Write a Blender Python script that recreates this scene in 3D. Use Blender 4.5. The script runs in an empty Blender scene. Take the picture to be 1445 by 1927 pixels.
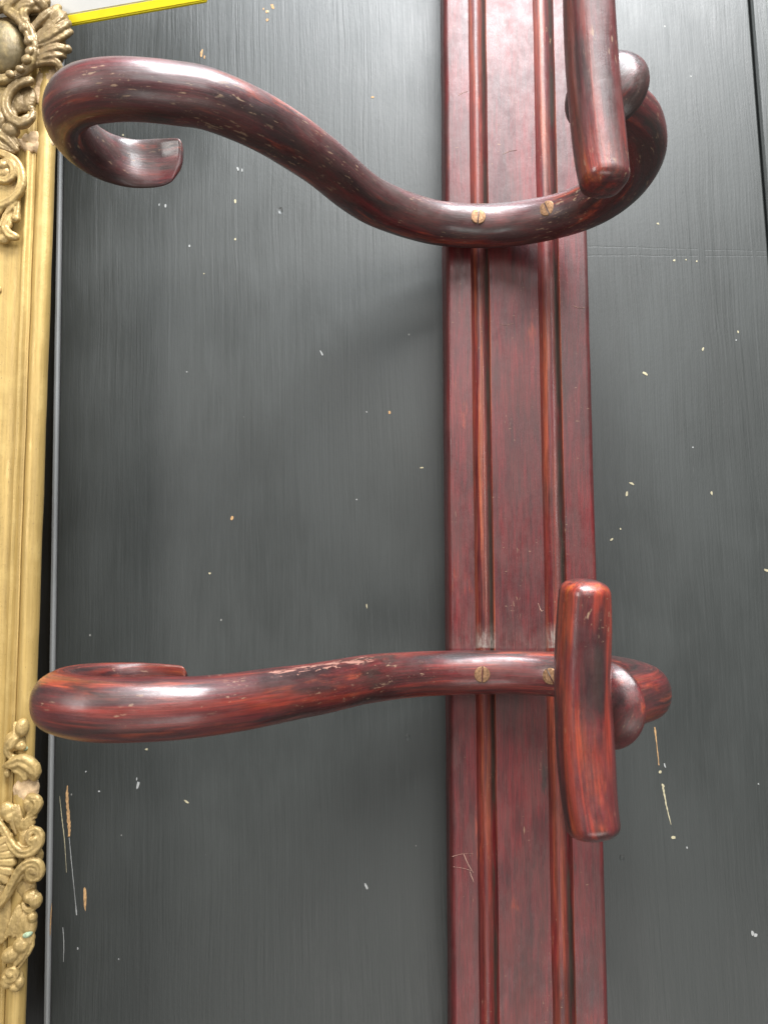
import bpy, bmesh, math, random
from mathutils import Vector, Matrix, noise as mnoise
random.seed(7)
scene = bpy.context.scene
COL = scene.collection

# ------------------------------------------------------------------ camera
F_PX, W_PX, H_PX = 1448.0, 1445.0, 1927.0
PITCH = math.atan((1105 - 963.5) / F_PX)
CAM = Vector((0, -0.5, 0))
cd = bpy.data.cameras.new('camera'); cam = bpy.data.objects.new('camera', cd); COL.objects.link(cam)
cam.location = CAM; cam.rotation_euler = (math.pi / 2 + PITCH, 0, 0)
cd.sensor_fit = 'VERTICAL'; cd.sensor_height = 36; cd.lens = 36 * F_PX / H_PX
cd.clip_start = 0.01; cd.clip_end = 50
cd.dof.use_dof = True; cd.dof.focus_distance = 0.445; cd.dof.aperture_fstop = 16
scene.camera = cam

# ------------------------------------------------------------------ light: a bright room opening above, softer one left, dim room
wd = bpy.data.worlds.new('World'); scene.world = wd; wd.use_nodes = True
bg = wd.node_tree.nodes['Background']; bg.inputs[0].default_value = (0.95, 1.0, 0.98, 1); bg.inputs[1].default_value = 0.20
def area(name, loc, target, sx, sy, power, color):
    l = bpy.data.lights.new(name, 'AREA'); l.shape = 'RECTANGLE'; l.size = sx; l.size_y = sy
    l.energy = power; l.color = color
    o = bpy.data.objects.new(name, l); COL.objects.link(o); o.location = loc
    o.rotation_euler = (Vector(target) - Vector(loc)).to_track_quat('-Z', 'Y').to_euler()
    return o
area('window_light', (0.35, -0.98, 1.40), (0.08, 0, 0.12), 1.05, 0.6, 54, (0.98, 0.99, 1.0))
area('roof_light', (0.15, -0.42, 1.35), (0.08, -0.12, 0.1), 0.9, 0.30, 30, (0.86, 0.93, 1.0))
area('shop_front_light', (0.45, -2.6, 1.0), (0.1, 0, 0.1), 2.0, 1.0, 22, (1.0, 0.98, 0.95))
area('side_window_light', (-1.3, -1.3, 0.45), (0, 0, 0), 0.45, 1.0, 13, (1.0, 0.98, 0.95))
area('pavement_bounce_light', (0.35, -1.5, -1.15), (0.05, 0, -0.1), 1.6, 0.7, 10, (1.0, 0.97, 0.93))
scene.view_settings.view_transform = 'Standard'; scene.view_settings.look = 'None'
scene.view_settings.exposure = 0.18; scene.view_settings.gamma = 1.0

# ------------------------------------------------------------------ helpers
FWD = Vector((0, math.cos(PITCH), math.sin(PITCH))); UP = Vector((0, -math.sin(PITCH), math.cos(PITCH)))
def P(px, py, y):
    """photo pixel -> world point at wall distance y"""
    d = FWD + Vector((1, 0, 0)) * ((px - 722.5) / F_PX) - UP * ((py - 963.5) / F_PX)
    return CAM + d * ((y - CAM.y) / d.y)

def link(name, me, mat=None, parent=None):
    o = bpy.data.objects.new(name, me); COL.objects.link(o)
    if mat: me.materials.append(mat)
    if parent: o.parent = parent
    return o
def empty(name, loc=(0, 0, 0)):
    o = bpy.data.objects.new(name, None); COL.objects.link(o); o.location = loc; o.empty_display_size = 0.02
    return o
def bm_obj(name, bm, mat, parent=None, smooth=True):
    me = bpy.data.meshes.new(name); bmesh.ops.recalc_face_normals(bm, faces=bm.faces); bm.to_mesh(me); bm.free()
    if smooth:
        for p in me.polygons: p.use_smooth = True
    return link(name, me, mat, parent)
def catmull(pts, n):
    """dense centripetal-ish catmull rom through tuples (any dimension), n samples per span"""
    out = []
    m = len(pts)
    for i in range(m - 1):
        p0 = pts[max(i - 1, 0)]; p1 = pts[i]; p2 = pts[i + 1]; p3 = pts[min(i + 2, m - 1)]
        for k in range(n):
            t = k / n
            out.append(tuple(0.5 * ((2 * b) + (-a + c) * t + (2 * a - 5 * b + 4 * c - d) * t * t + (-a + 3 * b - 3 * c + d) * t ** 3)
                             for a, b, c, d in zip(p0, p1, p2, p3)))
    out.append(tuple(pts[-1]))
    return out
def resample(pts, step):
    """resample so points are evenly spaced on the first three coordinates"""
    acc = [0.0]
    for a, b in zip(pts, pts[1:]):
        acc.append(acc[-1] + math.dist(a[:3], b[:3]))
    n = max(2, int(acc[-1] / step)); out = []; j = 0
    for k in range(n + 1):
        s = acc[-1] * k / n
        while j < len(acc) - 2 and acc[j + 1] < s: j += 1
        t = (s - acc[j]) / max(1e-9, acc[j + 1] - acc[j])
        out.append(tuple(x + (y - x) * t for x, y in zip(pts[j], pts[j + 1])))
    return out

# ------------------------------------------------------------------ materials
class NT:
    def __init__(s, name):
        s.m = bpy.data.materials.new(name); s.m.use_nodes = True; s.t = s.m.node_tree; s.n = s.t.nodes; s.l = s.t.links
        s.b = s.n['Principled BSDF']
    def new(s, t, **kw):
        x = s.n.new(t)
        for k, v in kw.items(): setattr(x, k, v)
        return x
    def val(s, sock, v):
        if hasattr(v, 'bl_idname') or isinstance(v, bpy.types.NodeSocket): s.l.new(v, sock)
        else: sock.default_value = v
    def mapping(s, vec, scale, loc=(0, 0, 0)):
        x = s.new('ShaderNodeMapping'); s.l.new(vec, x.inputs[0]); x.inputs['Scale'].default_value = scale; x.inputs['Location'].default_value = loc
        return x.outputs[0]
    def noise(s, vec, scale=1.0, detail=4, rough=0.55, dist=0.0):
        x = s.new('ShaderNodeTexNoise'); s.l.new(vec, x.inputs['Vector']); x.inputs['Scale'].default_value = scale
        x.inputs['Detail'].default_value = detail; x.inputs['Roughness'].default_value = rough; x.inputs['Distortion'].default_value = dist
        return x.outputs['Fac']
    def voronoi(s, vec, scale, out='Distance'):
        x = s.new('ShaderNodeTexVoronoi'); s.l.new(vec, x.inputs['Vector']); x.inputs['Scale'].default_value = scale
        return x.outputs[out]
    def ramp(s, fac, a, b, va=0.0, vb=1.0, smooth=True):
        x = s.new('ShaderNodeMapRange'); x.interpolation_type = 'SMOOTHSTEP' if smooth else 'LINEAR'
        s.l.new(fac, x.inputs[0]); x.inputs[1].default_value = a; x.inputs[2].default_value = b
        x.inputs[3].default_value = va; x.inputs[4].default_value = vb
        return x.outputs[0]
    def math(s, op, a, b=0.0, c=0.0):
        x = s.new('ShaderNodeMath', operation=op); s.val(x.inputs[0], a); s.val(x.inputs[1], b); s.val(x.inputs[2], c); return x.outputs[0]
    def mix(s, fac, a, b):
        x = s.new('ShaderNodeMix', data_type='RGBA'); s.val(x.inputs[0], fac)
        for i, v in ((6, a), (7, b)):
            if isinstance(v, tuple): x.inputs[i].default_value = (*v, 1) if len(v) == 3 else v
            else: s.l.new(v, x.inputs[i])
        return x.outputs[2]
    def bump(s, h, strength, dist, prev=None):
        x = s.new('ShaderNodeBump'); s.l.new(h, x.inputs['Height']); x.inputs['Strength'].default_value = strength; x.inputs['Distance'].default_value = dist
        if prev: s.l.new(prev, x.inputs['Normal'])
        return x.outputs[0]
    def attr(s, name):
        return s.new('ShaderNodeAttribute', attribute_name=name).outputs['Vector']
    def objco(s):
        return s.new('ShaderNodeTexCoord').outputs['Object']
    def sep(s, v):
        x = s.new('ShaderNodeSeparateXYZ'); s.l.new(v, x.inputs[0]); return x.outputs
    def fin(s, color=None, rough=None, normal=None, **kw):
        if color is not None: s.val(s.b.inputs['Base Color'], color if not isinstance(color, tuple) else (*color, 1))
        if rough is not None: s.val(s.b.inputs['Roughness'], rough)
        if normal is not None: s.l.new(normal, s.b.inputs['Normal'])
        for k, v in kw.items(): s.val(s.b.inputs[k.replace('_', ' ')], v)
        return s.m

def wood_material(name, seed, red=0.5, worn=0.5, dust=0.5, dark=0.0, cove=False, rough=0.30, chip=None, bold=0.0, film=0.2, coat=0.45):
    """red-stained, varnished beech: 'grain' attribute holds straightened coordinates in metres (grain runs along z)"""
    t = NT(name); g = t.attr('grain'); off = (seed * 3.1, seed * 1.7, seed * 2.3)
    broad = t.noise(t.mapping(g, (55, 55, 16), off), 1, 5, 0.6, 0.5)
    streak = t.noise(t.mapping(g, (230, 230, 14), off), 1, 5, 0.62)
    fibre = t.noise(t.mapping(g, (1500, 1500, 60), off), 1, 3, 0.6)
    blot = t.noise(t.mapping(g, (90, 90, 16), tuple(o + 5 for o in off)), 1, 5, 0.65, 0.4)
    mott = t.noise(t.mapping(g, (160, 160, 120), tuple(o + 9 for o in off)), 1, 5, 0.7)
    c = t.mix(t.ramp(streak, 0.30, 0.68), (0.010, 0.0016, 0.0034), (0.050, 0.0040, 0.0072))
    c = t.mix(t.ramp(broad, 0.28, 0.72, 0.25, 1.0) if cove else t.ramp(broad, 0.48 - 0.12 * red, 0.64 - 0.08 * red), c, (0.135 if cove else 0.098, 0.0066, 0.0085))
    # worn places where the stain has rubbed through to orange wood
    wm = t.math('MULTIPLY', t.ramp(blot, 0.58 - 0.13 * worn, 0.72 - 0.12 * worn), t.ramp(streak, 0.38, 0.62))
    c = t.mix(t.math('MULTIPLY', wm, 0.9), c, (0.34, 0.048, 0.014))
    if bold:
        bs = t.noise(t.mapping(g, (135, 135, 8), tuple(o + 61 for o in off)), 1, 3, 0.55, 0.2)
        c = t.mix(t.ramp(bs, 0.50, 0.60, 0, bold), c, (0.33, 0.030, 0.010)); c = t.mix(t.ramp(bs, 0.46, 0.38, 0, bold), c, (0.016, 0.006, 0.005))
        c = t.mix(t.math('MULTIPLY', t.ramp(bs, 0.58, 0.68, 0, bold), t.ramp(blot, 0.45, 0.6)), c, (0.46, 0.11, 0.022))
    # black-brown grime patches
    dk = t.noise(t.mapping(g, (75, 75, 15), tuple(o + 21 for o in off)), 1, 5, 0.7, 0.3)
    dm = t.math('MULTIPLY', t.ramp(dk, 0.56 - 0.12 * dark, 0.68 - 0.08 * dark), 0.85)
    c = t.mix(dm, c, (0.016, 0.008, 0.007))
    if cove:   # mould coves of the backboard: paler worn stain
        cm = t.attr('cove'); cx = t.sep(cm)[0]
        w2 = t.noise(t.mapping(g, (300, 300, 7), tuple(o + 31 for o in off)), 1, 4, 0.6)
        zl = t.noise(t.mapping(g, (18, 0, 5.5), tuple(o + 33 for o in off)), 1, 2, 0.5)
        c = t.mix(t.math('MULTIPLY', t.math('MULTIPLY', cx, t.ramp(w2, 0.36, 0.60)), t.ramp(zl, 0.40, 0.62, 0.25, 1.0)), c, (0.34, 0.080, 0.030))
        cove_shade = t.sep(cm)[1]  # cove's right side darkened in colour, where it mirrors the dim room
        w3 = t.noise(t.mapping(g, (200, 200, 30), tuple(o + 36 for o in off)), 1, 4, 0.6)
        c = t.mix(t.math('MULTIPLY', cove_shade, t.ramp(w3, 0.30, 0.55)), c, (0.034, 0.028, 0.020))
    if cove:
        gz = t.sep(g)[2]; dz = t.math('MULTIPLY', t.ramp(gz, -0.0375, -0.0365), t.ramp(gz, -0.034, -0.020, 1, 0))
        dn = t.noise(t.mapping(g, (240, 240, 120), off), 1, 4, 0.7)
        c = t.mix(t.math('MULTIPLY', t.math('MULTIPLY', dz, t.math('ADD', t.math('MAXIMUM', cx, cove_shade), 0.12)), t.ramp(dn, 0.35, 0.6, 0.2, 0.9)), c, (0.34, 0.30, 0.26))
    fm = t.ramp(fibre, 0.40, 0.62, 0.72, 1.12)
    x = t.new('ShaderNodeMix', data_type='RGBA', blend_type='MULTIPLY'); x.inputs[0].default_value = 1
    t.l.new(c, x.inputs[6]); t.l.new(fm, x.inputs[7]); c = x.outputs[2]
    pore = t.noise(t.mapping(g, (560, 560, 20), tuple(o + 2 for o in off)), 1, 3, 0.7)
    x = t.new('ShaderNodeMix', data_type='RGBA', blend_type='MULTIPLY'); x.inputs[0].default_value = 1
    t.l.new(c, x.inputs[6]); t.l.new(t.ramp(pore, 0.36, 0.62, 0.70, 1.12), x.inputs[7]); c = x.outputs[2]
    # rubbed, dusty specks and fine scratches in pale ochre
    sp = t.noise(t.mapping(g, (750, 750, 170), tuple(o + 41 for o in off)), 1, 3, 0.55)
    spz = t.noise(t.mapping(g, (55, 55, 35), tuple(o + 47 for o in off)), 1, 3, 0.6)
    sm = t.math('MULTIPLY', t.ramp(sp, 0.62, 0.67), t.ramp(spz, 0.60 - 0.18 * dust, 0.72 - 0.16 * dust))
    sc = t.noise(t.mapping(g, (260, 1900, 900), tuple(o + 53 for o in off)), 1, 2, 0.5)
    sm2 = t.math('MULTIPLY', t.ramp(sc, 0.70, 0.73), t.ramp(spz, 0.50, 0.60))
    sm = t.math('MAXIMUM', sm, sm2)
    c = t.mix(t.math('MULTIPLY', sm, 0.62), c, (0.36, 0.235, 0.14))
    if chip:   # a row of fresh pinkish chips (angle, half angle, s0, s1)
        gs = t.sep(g); ang = t.math('ARCTAN2', gs[1], gs[0])
        da = t.math('ABSOLUTE', t.math('SUBTRACT', ang, chip[0]))
        wob = t.noise(t.mapping(g, (120, 120, 110), off), 1, 4, 0.7)
        band = t.ramp(t.math('ADD', da, t.math('MULTIPLY', t.math('SUBTRACT', wob, 0.5), 0.9)), chip[1], chip[1] + 0.05, 1, 0)
        inr = t.math('MULTIPLY', t.ramp(gs[2], chip[2], chip[2] + 0.004), t.ramp(gs[2], chip[3] - 0.004, chip[3], 1, 0))
        brk = t.ramp(t.noise(t.mapping(g, (520, 520, 75), tuple(o + 3 for o in off)), 1, 3, 0.6, 0.6), 0.50, 0.53)
        cmk = t.math('MULTIPLY', t.math('MULTIPLY', band, inr), brk)
        c = t.mix(t.math('MULTIPLY', cmk, 0.8), c, (0.42, 0.20, 0.15))
    # greyed, dusty film of old wax
    fl = t.noise(t.mapping(g, (95, 95, 30), tuple(o + 71 for o in off)), 1, 5, 0.68)
    filmv = t.ramp(fl, 0.34, 0.66, film * 0.25, film * 1.5)
    if cove: filmv = t.math('MULTIPLY', filmv, t.math('SUBTRACT', 1.0, t.math('MAXIMUM', cx, cove_shade)))
    c = t.mix(filmv, c, (0.120, 0.068, 0.056))
    r = t.math('ADD', t.ramp(mott, 0.30, 0.72, rough - 0.06, rough + 0.12), t.math('MULTIPLY', sm, 0.2))
    nb = t.bump(fibre, 0.30, 0.00025); nb = t.bump(pore, 0.22, 0.0003, nb); nb = t.bump(streak, 0.16, 0.0006, nb); nb = t.bump(mott, 0.20, 0.0009, nb); nb = t.bump(blot, 0.04 if cove else 0.10, 0.0016, nb)
    return t.fin(c, t.math('ADD', t.math('ADD', r, 0.06), t.math('MULTIPLY', filmv, 0.22)), nb, IOR=1.5, Coat_Weight=t.ramp(fl, 0.36, 0.64, coat * 1.2, coat * (0.8 if cove else 0.25)), Coat_Roughness=t.ramp(fl, 0.34, 0.68, 0.17, 0.40))

def paint_material(name, seed, base=(0.029, 0.0315, 0.0295), scored=False, worn=0.0, rough=0.42):
    t = NT(name); g = t.objco(); off = (seed * 1.3, 0, seed * 2.1)
    wx = t.math('MULTIPLY', t.math('SUBTRACT', t.noise(t.mapping(g, (16, 16, 9), (2, 1, seed)), 1, 3, 0.5), 0.5), 0.007)
    cb = t.new('ShaderNodeCombineXYZ'); t.l.new(wx, cb.inputs[0])
    va = t.new('ShaderNodeVectorMath', operation='ADD'); t.l.new(g, va.inputs[0]); t.l.new(cb.outputs[0], va.inputs[1]); gw = va.outputs[0]
    br = t.noise(t.mapping(gw, (260, 260, 7), off), 1, 4, 0.66, 0.5)
    br2 = t.noise(t.mapping(gw, (800, 800, 22), off), 1, 4, 0.62)
    mask = t.noise(t.mapping(g, (14, 14, 7), off), 1, 3, 0.55)
    cloud = t.noise(t.mapping(g, (22, 22, 12), tuple(o + 4 for o in off)), 1, 3, 0.6)
    orange = t.noise(t.mapping(g, (420, 420, 320), off), 1, 3, 0.5)
    dark = tuple(v * 0.93 for v in base); lite = tuple(v * 1.08 for v in base)
    c = t.mix(t.ramp(cloud, 0.3, 0.7), dark, lite)
    c = t.mix(t.ramp(br2, 0.50, 0.75, 0, 0.25), c, tuple(v * 1.6 for v in base))
    # dust and pale flecks
    v = t.voronoi(t.mapping(g, (1, 1, 0.8), off), 190, 'Distance')
    vc = t.new('ShaderNodeTexVoronoi'); t.l.new(t.mapping(g, (1, 1, 0.8), off), vc.inputs['Vector']); vc.inputs['Scale'].default_value = 190
    pick = t.ramp(t.sep(vc.outputs['Color'])[0], 0.985, 0.988)
    size = t.math('MULTIPLY', t.sep(vc.outputs['Color'])[1], 0.11)
    fleck = t.math('MULTIPLY', pick, t.math('LESS_THAN', v, size))
    c = t.mix(t.math('MULTIPLY', fleck, 0.45), c, (0.34, 0.33, 0.30))
    scuff = t.noise(t.mapping(g, (500, 500, 90), tuple(o + 8 for o in off)), 1, 4, 0.7)
    scm = t.math('MULTIPLY', t.ramp(scuff, 0.66, 0.76), t.ramp(t.noise(t.mapping(g, (30, 30, 16), tuple(o + 12 for o in off)), 1, 3, 0.6), 0.55, 0.68))
    c = t.mix(t.math('MULTIPLY', scm, 0.35 + worn), c, (0.20, 0.195, 0.18))
    h = t.math('MULTIPLY', br, t.ramp(mask, 0.36, 0.66, 0.30, 1.0))
    nb = t.bump(h, 0.50, 0.0007); nb = t.bump(br2, 0.40, 0.00024, nb); nb = t.bump(orange, 0.12, 0.0004, nb)
    # dents
    vd = t.new('ShaderNodeTexVoronoi'); t.l.new(t.mapping(g, (1, 1, 0.7), tuple(o + 2 for o in off)), vd.inputs['Vector']); vd.inputs['Scale'].default_value = 38
    dp = t.ramp(t.sep(vd.outputs['Color'])[0], 0.86, 0.88)
    dh = t.math('MULTIPLY', dp, t.ramp(vd.outputs['Distance'], 0.02, 0.07, 1.0, 0.0))
    nb = t.bump(t.math('MULTIPLY', dh, -1), 0.6, 0.0006, nb)
    if scored:
        s = t.sep(g)
        wv = t.math('MULTIPLY', t.math('SUBTRACT', t.noise(t.mapping(g, (60, 0, 0)), 1, 3, 0.6), 0.5), 0.002)
        brk = t.ramp(t.noise(t.mapping(g, (120, 0, 0), (3, 0, 0)), 1, 2, 0.6), 0.40, 0.46)
        tot = None
        for z0, k in ((0.2335, -0.055), (0.2235, -0.030)):
            d = t.math('ABSOLUTE', t.math('SUBTRACT', t.math('ADD', s[2], wv), t.math('ADD', t.math('MULTIPLY', s[0], k), z0)))
            ln = t.ramp(d, 0.0, 0.0007, 1, 0); tot = ln if tot is None else t.math('MAXIMUM', tot, ln)
        tot = t.math('MULTIPLY', t.math('MULTIPLY', tot, brk), t.ramp(s[0], 0.10, 0.101))
        nb = t.bump(t.math('MULTIPLY', tot, -1), 0.14, 0.0003, nb)
    r = t.math('ADD', t.ramp(cloud, 0.3, 0.7, rough - 0.04, rough + 0.06), t.ramp(br2, 0.3, 0.7, -0.04, 0.05))
    return t.fin(c, r, nb, IOR=1.5)

def gilt_material(name, seed, base=(0.47, 0.315, 0.105), grime=0.4, green=0.0):
    t = NT(name); g = t.objco(); off = (seed * 2.3, seed, seed * 0.7)
    n = t.noise(t.mapping(g, (330, 330, 14), off), 1, 5, 0.65)
    m = t.noise(t.mapping(g, (75, 75, 60), off), 1, 5, 0.65)
    f = t.noise(t.mapping(g, (1100, 1100, 800), off), 1, 3, 0.6)
    c = t.mix(t.ramp(n, 0.32, 0.70), tuple(v * 0.72 for v in base), base)
    c = t.mix(t.ramp(m, 0.50, 0.72, 0, 0.40), c, (0.52, 0.375, 0.14))
    gm = t.noise(t.mapping(g, (60, 60, 26), tuple(o + 6 for o in off)), 1, 6, 0.72)
    c = t.mix(t.ramp(gm, 0.60 - 0.15 * grime, 0.75 - 0.1 * grime, 0, 0.6), c, (0.20, 0.115, 0.055))
    c = t.mix(t.ramp(f, 0.64, 0.72, 0, 0.65), c, (0.15, 0.095, 0.04))
    if green:
        gn = t.noise(t.mapping(g, (90, 90, 40), tuple(o + 16 for o in off)), 1, 5, 0.7)
        c = t.mix(t.ramp(gn, 0.66, 0.74, 0, green), c, (0.22, 0.28, 0.16))
    nb = t.bump(f, 0.25, 0.0003); nb = t.bump(n, 0.35, 0.0006, nb); nb = t.bump(m, 0.3, 0.0012, nb)
    return t.fin(c, t.ramp(m, 0.3, 0.7, 0.36, 0.55), nb, Metallic=0.3)

def plain(name, color, rough, noise_amt=0.15, scale=400, metallic=0.0, bump=0.2):
    t = NT(name); g = t.objco(); n = t.noise(g, scale, 4, 0.6)
    c = t.mix(t.ramp(n, 0.3, 0.7), tuple(v * (1 - noise_amt) for v in color), tuple(min(1, v * (1 + noise_amt)) for v in color))
    return t.fin(c, rough, t.bump(n, bump, 0.0004), Metallic=metallic)

M_paint = paint_material('charcoal_paint', 1, scored=True)
M_paint_r = paint_material('charcoal_paint_next_board', 4)
M_paint_l = paint_material('charcoal_paint_shaded', 6, base=(0.010, 0.010, 0.010))  # left board's colour darkened to stand for the frame's shadow
M_bead = paint_material('worn_paint_lit_tone', 9, base=(0.22, 0.22, 0.215), worn=0.3, rough=0.5)  # worn paint, base lightened for the light the strip's edge catches
M_back = wood_material('stained_backboard', 2.0, red=0.55, worn=-0.25, dust=0.0, dark=-0.6, cove=True, rough=0.38, film=0.16, coat=0.25)
M_armU = wood_material('stained_bentwood_dark', 5.2, red=0.25, worn=0.35, dust=0.75, dark=0.15, rough=0.34, film=0.22, coat=0.6)
M_armL = wood_material('stained_bentwood_red', 8.4, red=0.7, worn=0.5, dust=0.40, rough=0.31, bold=0.35, film=0.17, coat=0.6, chip=(1.12, 0.20, 0.138, 0.222))
M_barU = wood_material('stained_crossbar_dark', 11.3, red=0.30, worn=0.5, dust=0.8, dark=0.0, rough=0.32, bold=0.35, film=0.22, coat=0.6)
M_barL = wood_material('stained_crossbar_red', 3.6, red=0.8, worn=0.8, dust=0.30, dark=0.0, rough=0.27, bold=0.62, film=0.14, coat=0.8)
M_colU = wood_material('stained_collar_dark', 6.1, red=0.05, worn=0.1, dust=0.2, dark=0.9, rough=0.27)
M_colL = wood_material('stained_collar', 7.7, red=0.8, worn=0.5, dust=0.2, dark=0.0, rough=0.28)
M_brass = plain('aged_brass', (0.25, 0.14, 0.075), 0.55, 0.35, 700, 0.75)
M_slot = plain('dark_slot', (0.035, 0.025, 0.018), 0.8)  # dark brown fill for the screw slot
M_gilt = gilt_material('gold_paint_rail', 1.0, grime=-0.2, green=0.5)
M_giltd = gilt_material('gold_paint_dull_corner', 3.0, base=(0.25, 0.172, 0.08), grime=0.6)
M_gilto = gilt_material('gold_paint_ornament', 5.0, base=(0.43, 0.295, 0.115), grime=0.4, green=0.35)
M_dome = gilt_material('bronze_paint_dome', 8.0, base=(0.17, 0.13, 0.065), grime=0.5)
M_gesso = plain('bare_gesso', (0.50, 0.35, 0.20), 0.85, 0.3, 160)
M_verd = plain('verdigris', (0.27, 0.34, 0.22), 0.8, 0.4, 300)
M_white = plain('white_card', (0.58, 0.57, 0.54), 0.6, 0.03, 60, 0, 0.05)
M_yellow = plain('yellow_edging', (0.78, 0.64, 0.004), 0.45, 0.04, 80, 0, 0.05)
M_chipo = plain('bare_pine', (0.40, 0.235, 0.105), 0.85, 0.3, 500)
M_chipc = plain('bare_primer', (0.37, 0.325, 0.21), 0.85, 0.2, 500)
M_chipw = plain('white_fleck', (0.30, 0.30, 0.29), 0.8, 0.1, 500)

# ------------------------------------------------------------------ the wall of painted boards
TILT = math.radians(1.5)
wall = empty('wall'); wall['kind'] = 'structure'; wall.rotation_euler = (0, -TILT, 0)
def wall_local(p): return Matrix.Rotation(TILT, 4, 'Y') @ p
def profile_board(name, prof, z0, z1, mat, parent, nz=1):
    """extrude an (x, y) outline along z"""
    bm = bmesh.new(); rows = []
    for k in range(nz + 1):
        z = z0 + (z1 - z0) * k / nz
        rows.append([bm.verts.new((x, y, z)) for x, y in prof])
    n = len(prof)
    for a, b in zip(rows, rows[1:]):
        for i in range(n): bm.faces.new((a[i], a[(i + 1) % n], b[(i + 1) % n], b[i]))
    bm.faces.new(rows[0]); bm.faces.new(list(reversed(rows[-1])))
    return bm_obj(name, bm, mat, parent, smooth=False)
Z0, Z1 = -0.34, 0.50
main_board = profile_board('board', [(-0.2115, 0.020), (-0.2115, 0.0016), (-0.2105, 0.0), (0.2638, 0.0), (0.2650, 0.0012), (0.2656, 0.008), (0.2656, 0.020)], Z0, Z1, M_paint, wall)
profile_board('board', [(0.2670, 0.020), (0.2670, 0.010), (0.2673, 0.0022), (0.2686, 0.0008), (0.42, 0.0008), (0.42, 0.020)], Z0, Z1, M_paint_r, wall)
profile_board('board', [(-0.42, 0.022), (-0.42, 0.0105), (-0.2158, 0.0105), (-0.2158, 0.022)], Z0, Z1, M_paint_l, wall)
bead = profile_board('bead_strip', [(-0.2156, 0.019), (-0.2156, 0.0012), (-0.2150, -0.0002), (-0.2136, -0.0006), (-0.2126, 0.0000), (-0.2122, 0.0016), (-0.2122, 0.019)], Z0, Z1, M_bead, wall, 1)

# chips and scratches where the paint has come off the main board
def chip_poly(bm, c, rx, rz, ang, n=8, y=-0.00018):
    vs = []
    for k in range(n):
        a = 2 * math.pi * k / n; r = random.uniform(0.6, 1.15)
        x, z = rx * r * math.cos(a), rz * r * math.sin(a)
        vs.append(bm.verts.new((c.x + x * math.cos(ang) - z * math.sin(ang), y, c.z + x * math.sin(ang) + z * math.cos(ang))))
    lo = [bm.verts.new((v.co.x, 0.0004, v.co.z)) for v in vs]
    bm.faces.new(vs)
    for i in range(n): bm.faces.new((vs[i], vs[(i + 1) % n], lo[(i + 1) % n], lo[i]))
PX = 0.345e-3
def chips(name, mat, items):
    bm = bmesh.new()
    for px, py, w, h, a in items:
        chip_poly(bm, wall_local(P(px, py, 0)), w * PX / 2, h * PX / 2, math.radians(a))
    o = bm_obj(name, bm, mat, main_board, smooth=False); o['kind'] = 'stuff'; return o
chips('cream_paint_chips', M_chipc, [(1188, 910, 13, 5, -25), (1179, 929, 6, 13, 0), (1338, 928, 4, 8, 10), (1167, 995, 4, 4, 0), (1150, 1015, 8, 5, 40),
    (1213, 703, 14, 5, -30), (1237, 421, 6, 4, -30), (1268, 490, 6, 4, 20), (1290, 489, 3, 3, 0), (1310, 492, 3, 4, 0), (1441, 1073, 12, 6, -10), (1267, 1576, 9, 6, 0), (1241, 1453, 7, 6, 0),
    (443, 378, 5, 10, 0), (443, 450, 4, 5, 0), (395, 1079, 6, 5, 0), (793, 880, 9, 4, 10), (351, 1508, 12, 4, -30), (690, 1140, 3, 11, 8), (276, 1410, 7, 4, 0), (232, 254, 4, 5, 0), (1247, 1478, 5, 7, 20),
    (384, 515, 3, 3, 0), (1388, 625, 3, 6, 5), (1322, 657, 4, 8, -30), (505, 22, 4, 6, 0)])
chips('orange_paint_chips', M_chipo, [(437, 975, 7, 8, 0), (733, 776, 6, 6, 0), (380, 99, 5, 22, -8), (385, 108, 4, 8, 0), (513, 12, 7, 13, 15), (503, 38, 6, 8, -20), (502, 22, 4, 9, 0), (496, 17, 3, 6, 0), (701, 183, 7, 4, 0), (161, 1689, 6, 42, 2)])
chips('white_paint_flecks', M_chipw, [(1415, 1757, 7, 10, 20), (1421, 1760, 9, 6, 0), (260, 1477, 5, 14, -15), (258, 1466, 3, 7, 0), (187, 1489, 4, 4, 0), (162, 1452, 3, 4, 0), (689, 1668, 5, 12, 30), (605, 664, 4, 12, 25), (1250, 1440, 3, 10, 10), (357, 463, 5, 7, 0),
    (224, 1805, 3, 3, 0), (1292, 1595, 4, 4, 0), (1426, 1475, 3, 3, 0), (312, 388, 4, 9, 0), (300, 385, 3, 5, 0), (413, 975 + 300, 3, 3, 0), (352, 700, 3, 3, 0), (147, 1785, 3, 6, 0), (690, 775, 3, 3, 0), (671, 940, 3, 3, 0), (1303, 842, 3, 3, 0), (448, 318, 4, 8, 20), (456, 320, 3, 8, 0), (1384, 640, 3, 3, 0)])
def scratch(name, pts, widths, mat, parent=None, y0=0.0, conv=wall_local):
    bm = bmesh.new(); L = []; R = []; Lb = []; Rb = []
    ps = resample(catmull([(*conv(P(x, y, y0)), w * PX / 2) for (x, y), w in zip(pts, widths)], 6), 0.0012)
    for x, y, z, w in ps:
        wl = w * random.uniform(0.55, 1.25); wr = w * random.uniform(0.55, 1.25)
        L.append(bm.verts.new((x - wl, y0 - 0.00016, z))); R.append(bm.verts.new((x + wr, y0 - 0.00016, z)))
        Lb.append(bm.verts.new((x - wl, y0 + 0.0004, z))); Rb.append(bm.verts.new((x + wr, y0 + 0.0004, z)))
    for i in range(len(L) - 1):
        bm.faces.new((L[i], R[i], R[i + 1], L[i + 1])); bm.faces.new((L[i], L[i + 1], Lb[i + 1], Lb[i])); bm.faces.new((R[i], Rb[i], Rb[i + 1], R[i + 1]))
    return bm_obj(name, bm, mat, parent or main_board, smooth=False)
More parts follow.
